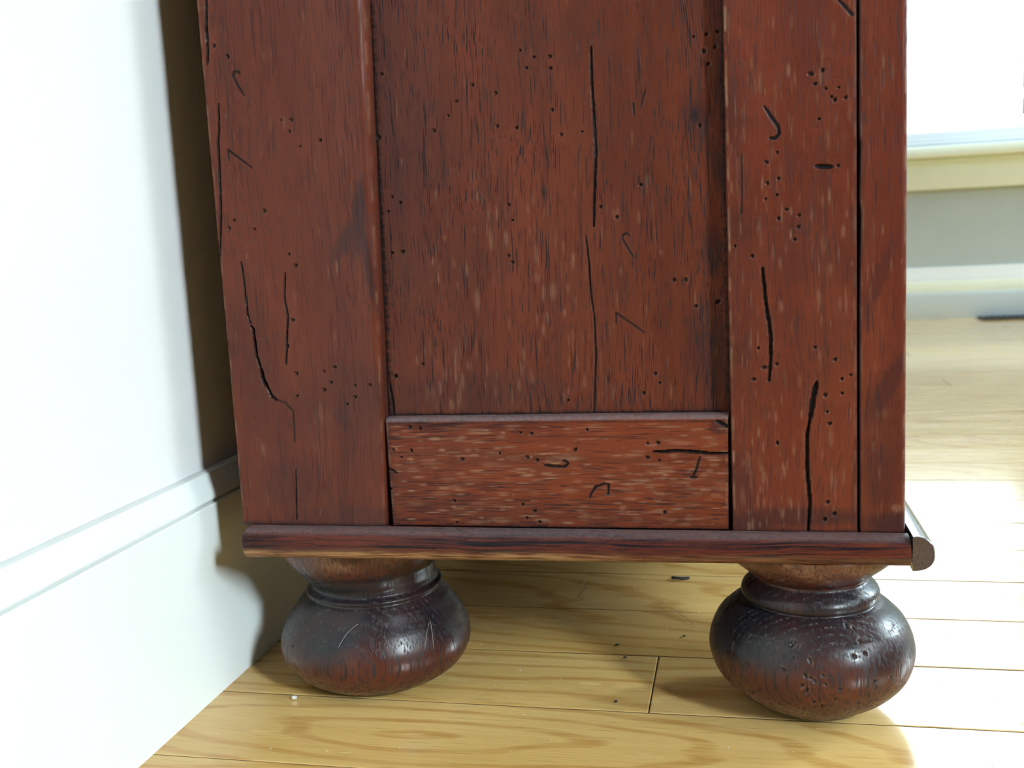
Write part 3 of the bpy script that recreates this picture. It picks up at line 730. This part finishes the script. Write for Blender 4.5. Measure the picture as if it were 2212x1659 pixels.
# front moulding seen end-on at the right
bm = bmesh.new()
prof = [(0.3113, 0.0803)] + [(0.3113 + 0.0092 * abs(math.cos(a)) ** 0.8, 0.0875 + (0.0082 if math.sin(a) > 0 else 0.0072) * math.copysign(abs(math.sin(a)) ** 0.85, math.sin(a)))
        for a in [(-math.pi / 2 + math.pi * i / 24) for i in range(1, 25)]]
prof.append((0.3113, 0.0957))
NP_ = len(prof)
rings = []
for y, s in ((-0.0094, 0.93), (-0.0086, 0.985), (-0.0076, 1.0), (1.505, 1.0)):
    cz = 0.0878
    rings.append([bm.verts.new((0.3113 + (u - 0.3113) * s - CAB[0], y - CAB[1], cz + (z - cz) * (0.5 + s / 2) - CAB[2])) for u, z in prof])
for a, b in zip(rings[:-1], rings[1:]):
    for i in range(NP_): bm.faces.new((a[i], a[(i + 1) % NP_], b[(i + 1) % NP_], b[i]))
bm.faces.new(rings[0]); bm.faces.new(rings[-1])
o = bm_obj('front_molding', bm, M_MOLDF_HAZE, cab, True)
o['label'] = 'rounded dark end of the front moulding'


def foot(name, xa, ya, prof, shift=((0, 0), (1, 0)), holes=(), ntheta=420, nz=240, seed=1, band=(0.026, 0.040), dark=0.97, lab=None, dense_red=0.0):
    pz = np.array([p[0] for p in prof]); pr = np.array([p[1] for p in prof])
    # Catmull-Rom through the turned profile, evenly spaced along its length
    P_ = np.stack([pz, pr], 1); P_ = np.concatenate([[2 * P_[0] - P_[1]], P_, [2 * P_[-1] - P_[-2]]])
    t_ = np.linspace(0, 1, 24, endpoint=False)[:, None]
    out = []
    for i in range(1, len(P_) - 2):
        p0, p1, p2, p3 = P_[i - 1], P_[i], P_[i + 1], P_[i + 2]
        k1, k2 = (p2 - p0) * 0.5, (p3 - p1) * 0.5
        l12 = np.linalg.norm(p2 - p1); k1 *= min(1, 1.2 * l12 / (np.linalg.norm(k1) + 1e-9)); k2 *= min(1, 1.2 * l12 / (np.linalg.norm(k2) + 1e-9))
        out.append((2 * t_ ** 3 - 3 * t_ ** 2 + 1) * p1 + (t_ ** 3 - 2 * t_ ** 2 + t_) * k1 + (-2 * t_ ** 3 + 3 * t_ ** 2) * p2 + (t_ ** 3 - t_ ** 2) * k2)
    Q_ = np.concatenate(out + [P_[-2:-1]])
    s = np.concatenate([[0], np.cumsum(np.hypot(*np.diff(Q_, axis=0).T))])
    ss = np.linspace(0, s[-1], nz)
    z, r = np.interp(ss, s, Q_[:, 0]), np.interp(ss, s, Q_[:, 1])
    th = np.linspace(0, 2 * math.pi, ntheta, endpoint=False)
    Zg, T = np.meshgrid(z, th, indexing='ij'); Rg = np.repeat(r[:, None], ntheta, 1)
    Rg = Rg * (1 + 0.006 * np.sin(T * 2 + seed) * (Zg < 0.045) + 0.003 * np.sin(T * 5 + Zg * 90 + seed) * (Zg < 0.045))
    dirt_shade = np.zeros_like(Rg); wr = np.zeros_like(Rg)
    hr = random.Random(seed)
    allh = list(holes) + [(hr.uniform(0, 360), hr.uniform(12, 48)) for _ in range(16)]
    for i, (td, hz) in enumerate(allh):
        hz *= 1e-3; rr_ = np.interp(hz, pz, pr)
        dth = np.angle(np.exp(1j * (T - math.radians(td)))) * rr_; dz = Zg - hz
        tilt = hr.uniform(-0.5, 0.9)
        a_ = dth * math.cos(tilt) + dz * math.sin(tilt); b_ = -dth * math.sin(tilt) + dz * math.cos(tilt)
        w0 = hr.uniform(0.00045, 0.0007); el = hr.uniform(1.2, 2.6)
        d_ = np.hypot(a_, b_ / el)
        v = smooth01((w0 * 1.3 - d_) / (w0 * 0.9))
        Rg -= 0.0009 * v; dirt_shade = np.maximum(dirt_shade, v * 0.9)
        wr = np.maximum(wr, 0.22 * smooth01((w0 * 2.4 - d_) / w0) * (1 - v) * (a_ > 0))
    wv = 0.004 * np.sin(T * 3 + seed) + 0.002 * np.sin(T * 7 + 2)
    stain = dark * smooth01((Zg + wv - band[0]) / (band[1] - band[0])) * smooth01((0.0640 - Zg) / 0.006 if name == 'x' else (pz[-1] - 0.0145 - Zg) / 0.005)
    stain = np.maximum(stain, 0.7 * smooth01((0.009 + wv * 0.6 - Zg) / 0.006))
    wr = np.maximum(wr, 0.50 * smooth01((Zg - (pz[-1] - 0.0145)) / 0.006) * (0.7 + 0.3 * np.sin(T * 9 + Zg * 300)))
    zs_, ds_ = [p[0] for p in shift], [p[1] for p in shift]
    dxs = np.interp(Zg, zs_, ds_)
    X = xa + dxs + Rg * np.cos(T); Y = ya + Rg * np.sin(T)
    V = np.stack([X, Y, Zg], -1).reshape(-1, 3) - np.array(CAB)
    idx = np.arange(nz * ntheta).reshape(nz, ntheta); nx_ = np.roll(idx, -1, axis=1)
    F = np.stack([idx[:-1], nx_[:-1], nx_[1:], idx[1:]], -1).reshape(-1, 4)
    V = np.concatenate([V, [(xa - CAB[0], ya - CAB[1], z[0]), (xa + ds_[-1] - CAB[0], ya - CAB[1], z[-1])]])
    n0 = nz * ntheta
    caps = np.concatenate([np.stack([np.full(ntheta, n0), nx_[0], idx[0]], -1), np.stack([np.full(ntheta, n0 + 1), idx[-1], nx_[-1]], -1)])
    me_faces = np.concatenate([F, np.stack([caps[:, 0], caps[:, 1], caps[:, 2], caps[:, 2]], -1)]) if False else None
    faces = [tuple(f) for f in F.tolist()] + [tuple(f) for f in caps.tolist()]
    z2 = lambda a: np.concatenate([a.reshape(-1), [0, 0]])
    o = mesh_np(name, V, faces, M_FOOT, cab, {'dirt_shade': z2(dirt_shade), 'wear': z2(wr), 'stain': z2(stain)}, True, 60)
    if lab: o['label'] = lab
    return o


PR = [(0, 0.020), (0.0012, 0.0245), (0.004, 0.0285), (0.010, 0.0370), (0.018, 0.0440), (0.027, 0.0471), (0.035, 0.0465), (0.043, 0.0430), (0.0485, 0.0380), (0.0518, 0.0335),
      (0.0525, 0.0316), (0.0530, 0.0306), (0.0537, 0.0303), (0.0541, 0.0311), (0.0549, 0.0316), (0.0565, 0.0317), (0.0580, 0.0314), (0.0598, 0.0303), (0.0618, 0.0282), (0.0634, 0.0264), (0.0648, 0.0262),
      (0.0655, 0.0270), (0.0672, 0.0292), (0.070, 0.0330), (0.074, 0.0375), (0.079, 0.0405), (0.0813, 0.041)]
PL = [(0, 0.026), (0.001, 0.0315), (0.003, 0.0365), (0.008, 0.0438), (0.014, 0.0484), (0.020, 0.0502), (0.027, 0.0494), (0.0345, 0.0460), (0.040, 0.0422), (0.0445, 0.0392),
      (0.0475, 0.0368), (0.0487, 0.0356), (0.0495, 0.0356), (0.0505, 0.0359), (0.0515, 0.0351), (0.0524, 0.0338), (0.0533, 0.0332), (0.0555, 0.0334), (0.0580, 0.0346), (0.0615, 0.0362), (0.067, 0.0395), (0.074, 0.042), (0.0813, 0.043)]
foot('bun_foot', 0.2721, 0.0345, PR, holes=FOOT_HOLES, seed=3, lab='turned bun foot at the front corner with a ring below its neck')
foot('bun_foot', 0.0485, 0.0448, PL, shift=((0, 0), (0.047, 0.0004), (0.0515, 0.0014), (0.054, 0.0012), (0.058, -0.001), (0.0615, -0.003), (0.07, -0.005)), seed=8, band=(0.018, 0.036), dark=0.92, lab='turned bun foot by the wall')
for xa in (0.0485, 0.2721):
    foot('bun_foot', xa, 1.46, PR, ntheta=64, nz=60, seed=5)

# ------------------------------------------------------------------ small things
reg = thing('floor_register', 'dark metal floor vent in the oak floor under the window', 'floor vent', (0.765, 1.925, 0.0))
bm = bmesh.new()
for a in ((0, 0.30, 0, 0.010), (0, 0.30, 0.045, 0.055), (0, 0.012, 0.010, 0.045), (0.288, 0.30, 0.010, 0.045)):
    add_box(bm, a[0], a[1], a[2], a[3], 0.0002, 0.005, 0.001)
bm_obj('frame', bm, M_METAL, reg, True)
for i in range(22):
    box('slat', 0.0165 + i * 0.0125, 0.0215 + i * 0.0125, 0.0105, 0.0445, 0.0004, 0.004, M_METAL, reg)


def lump(name, loc, sx, sy, sz, mat, label, cat, group=None, seed=1, rot=0.0, n=2):
    r = random.Random(seed)
    bm = bmesh.new(); bmesh.ops.create_icosphere(bm, subdivisions=n, radius=1)
    for v in bm.verts:
        j = 1 + r.uniform(-0.22, 0.22); v.co = Vector((v.co.x * sx * j, v.co.y * sy * j, v.co.z * sz * j))
    zmin = min(v.co.z for v in bm.verts)
    for v in bm.verts: v.co.z -= zmin
    o = bm_obj(name, bm, mat, None, True); o.location = loc; o.rotation_euler.z = rot
    return tag(o, label, cat, group)


def strand(name, pts, rad, mat, label, cat, group=None, base=None):
    """a hair or fibre: a thin tube through the points"""
    base = base or pts[0]
    P_ = [Vector(p) - Vector(base) for p in pts]
    # smooth the path
    Q = []
    for i in range(len(P_) - 1):
        p0, p1, p2, p3 = P_[max(i - 1, 0)], P_[i], P_[i + 1], P_[min(i + 2, len(P_) - 1)]
        for t in (0, .25, .5, .75):
            Q.append(0.5 * ((2 * p1) + (p2 - p0) * t + (2 * p0 - 5 * p1 + 4 * p2 - p3) * t * t + (3 * p1 - p0 - 3 * p2 + p3) * t ** 3))
    Q.append(P_[-1])
    bm = bmesh.new(); rings = []
    for i, q in enumerate(Q):
        d = (Q[min(i + 1, len(Q) - 1)] - Q[max(i - 1, 0)]).normalized()
        a = d.orthogonal().normalized(); b = d.cross(a)
        rr = rad * (1 if 0 < i < len(Q) - 1 else 0.4)
        rings.append([bm.verts.new(q + rr * (a * math.cos(t) + b * math.sin(t))) for t in (0, 1.257, 2.513, 3.77, 5.027)])
    for a, b in zip(rings[:-1], rings[1:]):
        for i in range(5): bm.faces.new((a[i], a[(i + 1) % 5], b[(i + 1) % 5], b[i]))
    bm.faces.new(rings[0]); bm.faces.new(rings[-1])
    o = bm_obj(name, bm, mat, None, True); o.location = base
    return tag(o, label, cat, group)


FZ = 0.0002
lump('white_crumb', (0.0163, 0.0065, FZ), 0.0013, 0.0012, 0.0011, M_CRUMB, 'small white crumb on the floor in front of the left bun foot', 'crumb', seed=4)
G = 'dark lint flecks under the cabinet'
strand('lint_fleck', [(0.1955, 0.2045, 0.0010), (0.199, 0.2025, 0.0014), (0.203, 0.2020, 0.0014), (0.2075, 0.2045, 0.0010)], 0.0011, M_LINT, 'longest dark lint fleck, deep under the cabinet just below the moulding', 'lint', G)
lump('lint_fleck', (0.1722, 0.0908, FZ), 0.0016, 0.0008, 0.0005, M_LINT, 'dark lint fleck lying just behind the board seam between the feet', 'lint', G, 7, 0.5)
lump('lint_fleck', (0.1783, 0.0744, FZ), 0.0010, 0.0007, 0.0004, M_LINT, 'tiny dark fleck just in front of the board seam between the feet', 'lint', G, 8, 0.2)
lump('lint_fleck', (0.1793, 0.0212, FZ), 0.0009, 0.0007, 0.0006, M_LINT, 'tiny dark fleck nearest the viewer, left of the board end joint', 'lint', G, 9)
lump('lint_fleck', (0.2084, 0.1067, FZ), 0.0008, 0.0006, 0.0005, M_LINT, 'dark speck beside the left flank of the right bun foot', 'lint', G, 10)
strand('dust_strand', [(0.1385, 0.199, 0.0004), (0.1395, 0.187, 0.0012), (0.1425, 0.180, 0.0005), (0.1415, 0.170, 0.0010), (0.1445, 0.160, 0.0004)], 0.00011, M_HAIR, 'curled pale dust strand on the floor between the two feet', 'dust')
strand('dust_strand', [(0.1925, 0.163, 0.0008), (0.197, 0.150, 0.0014), (0.206, 0.136, 0.0014), (0.214, 0.122, 0.0005)], 0.00014, M_HAIR, 'straight pale dust strand left of the right bun foot', 'dust')
strand('stray_hair', [(0.0585, 0.0095, 0.0440), (0.0545, 0.0050, 0.0425), (0.0505, 0.0020, 0.0395), (0.0480, -0.0010, 0.0360), (0.0465, -0.0025, 0.0330)], 0.00008, M_HAIR, 'pale hair curving over the front of the left bun foot', 'hair')
strand('stray_hair', [(0.0870, 0.0190, 0.0395), (0.0868, 0.0145, 0.0350), (0.0862, 0.0110, 0.0280)], 0.00008, M_HAIR, 'left of the two pale hairs hanging on the right flank of the left bun foot', 'hair')
strand('stray_hair', [(0.0875, 0.0195, 0.0395), (0.0890, 0.0165, 0.0340), (0.0905, 0.0130, 0.0270)], 0.00008, M_HAIR, 'right of the two pale hairs hanging on the right flank of the left bun foot', 'hair')
# loose pale dust on the boards, far too fine to count
bm = bmesh.new(); r = random.Random(3)
for _ in range(170):
    x, y = r.uniform(-0.01, 0.42), r.uniform(-0.07, 0.22)
    if math.hypot(x - 0.2721, y - 0.0345) < 0.052 or math.hypot(x - 0.0485, y - 0.0448) < 0.058: continue
    q = r.uniform(0.00012, 0.00034)
    g = bmesh.ops.create_icosphere(bm, subdivisions=1, radius=q)
    bmesh.ops.translate(bm, vec=(x, y, q + 0.0001), verts=g['verts'])
tag(bm_obj('dust', bm, M_CRUMB), 'fine white dust specks scattered over the oak floor', 'dust', None, 'stuff')
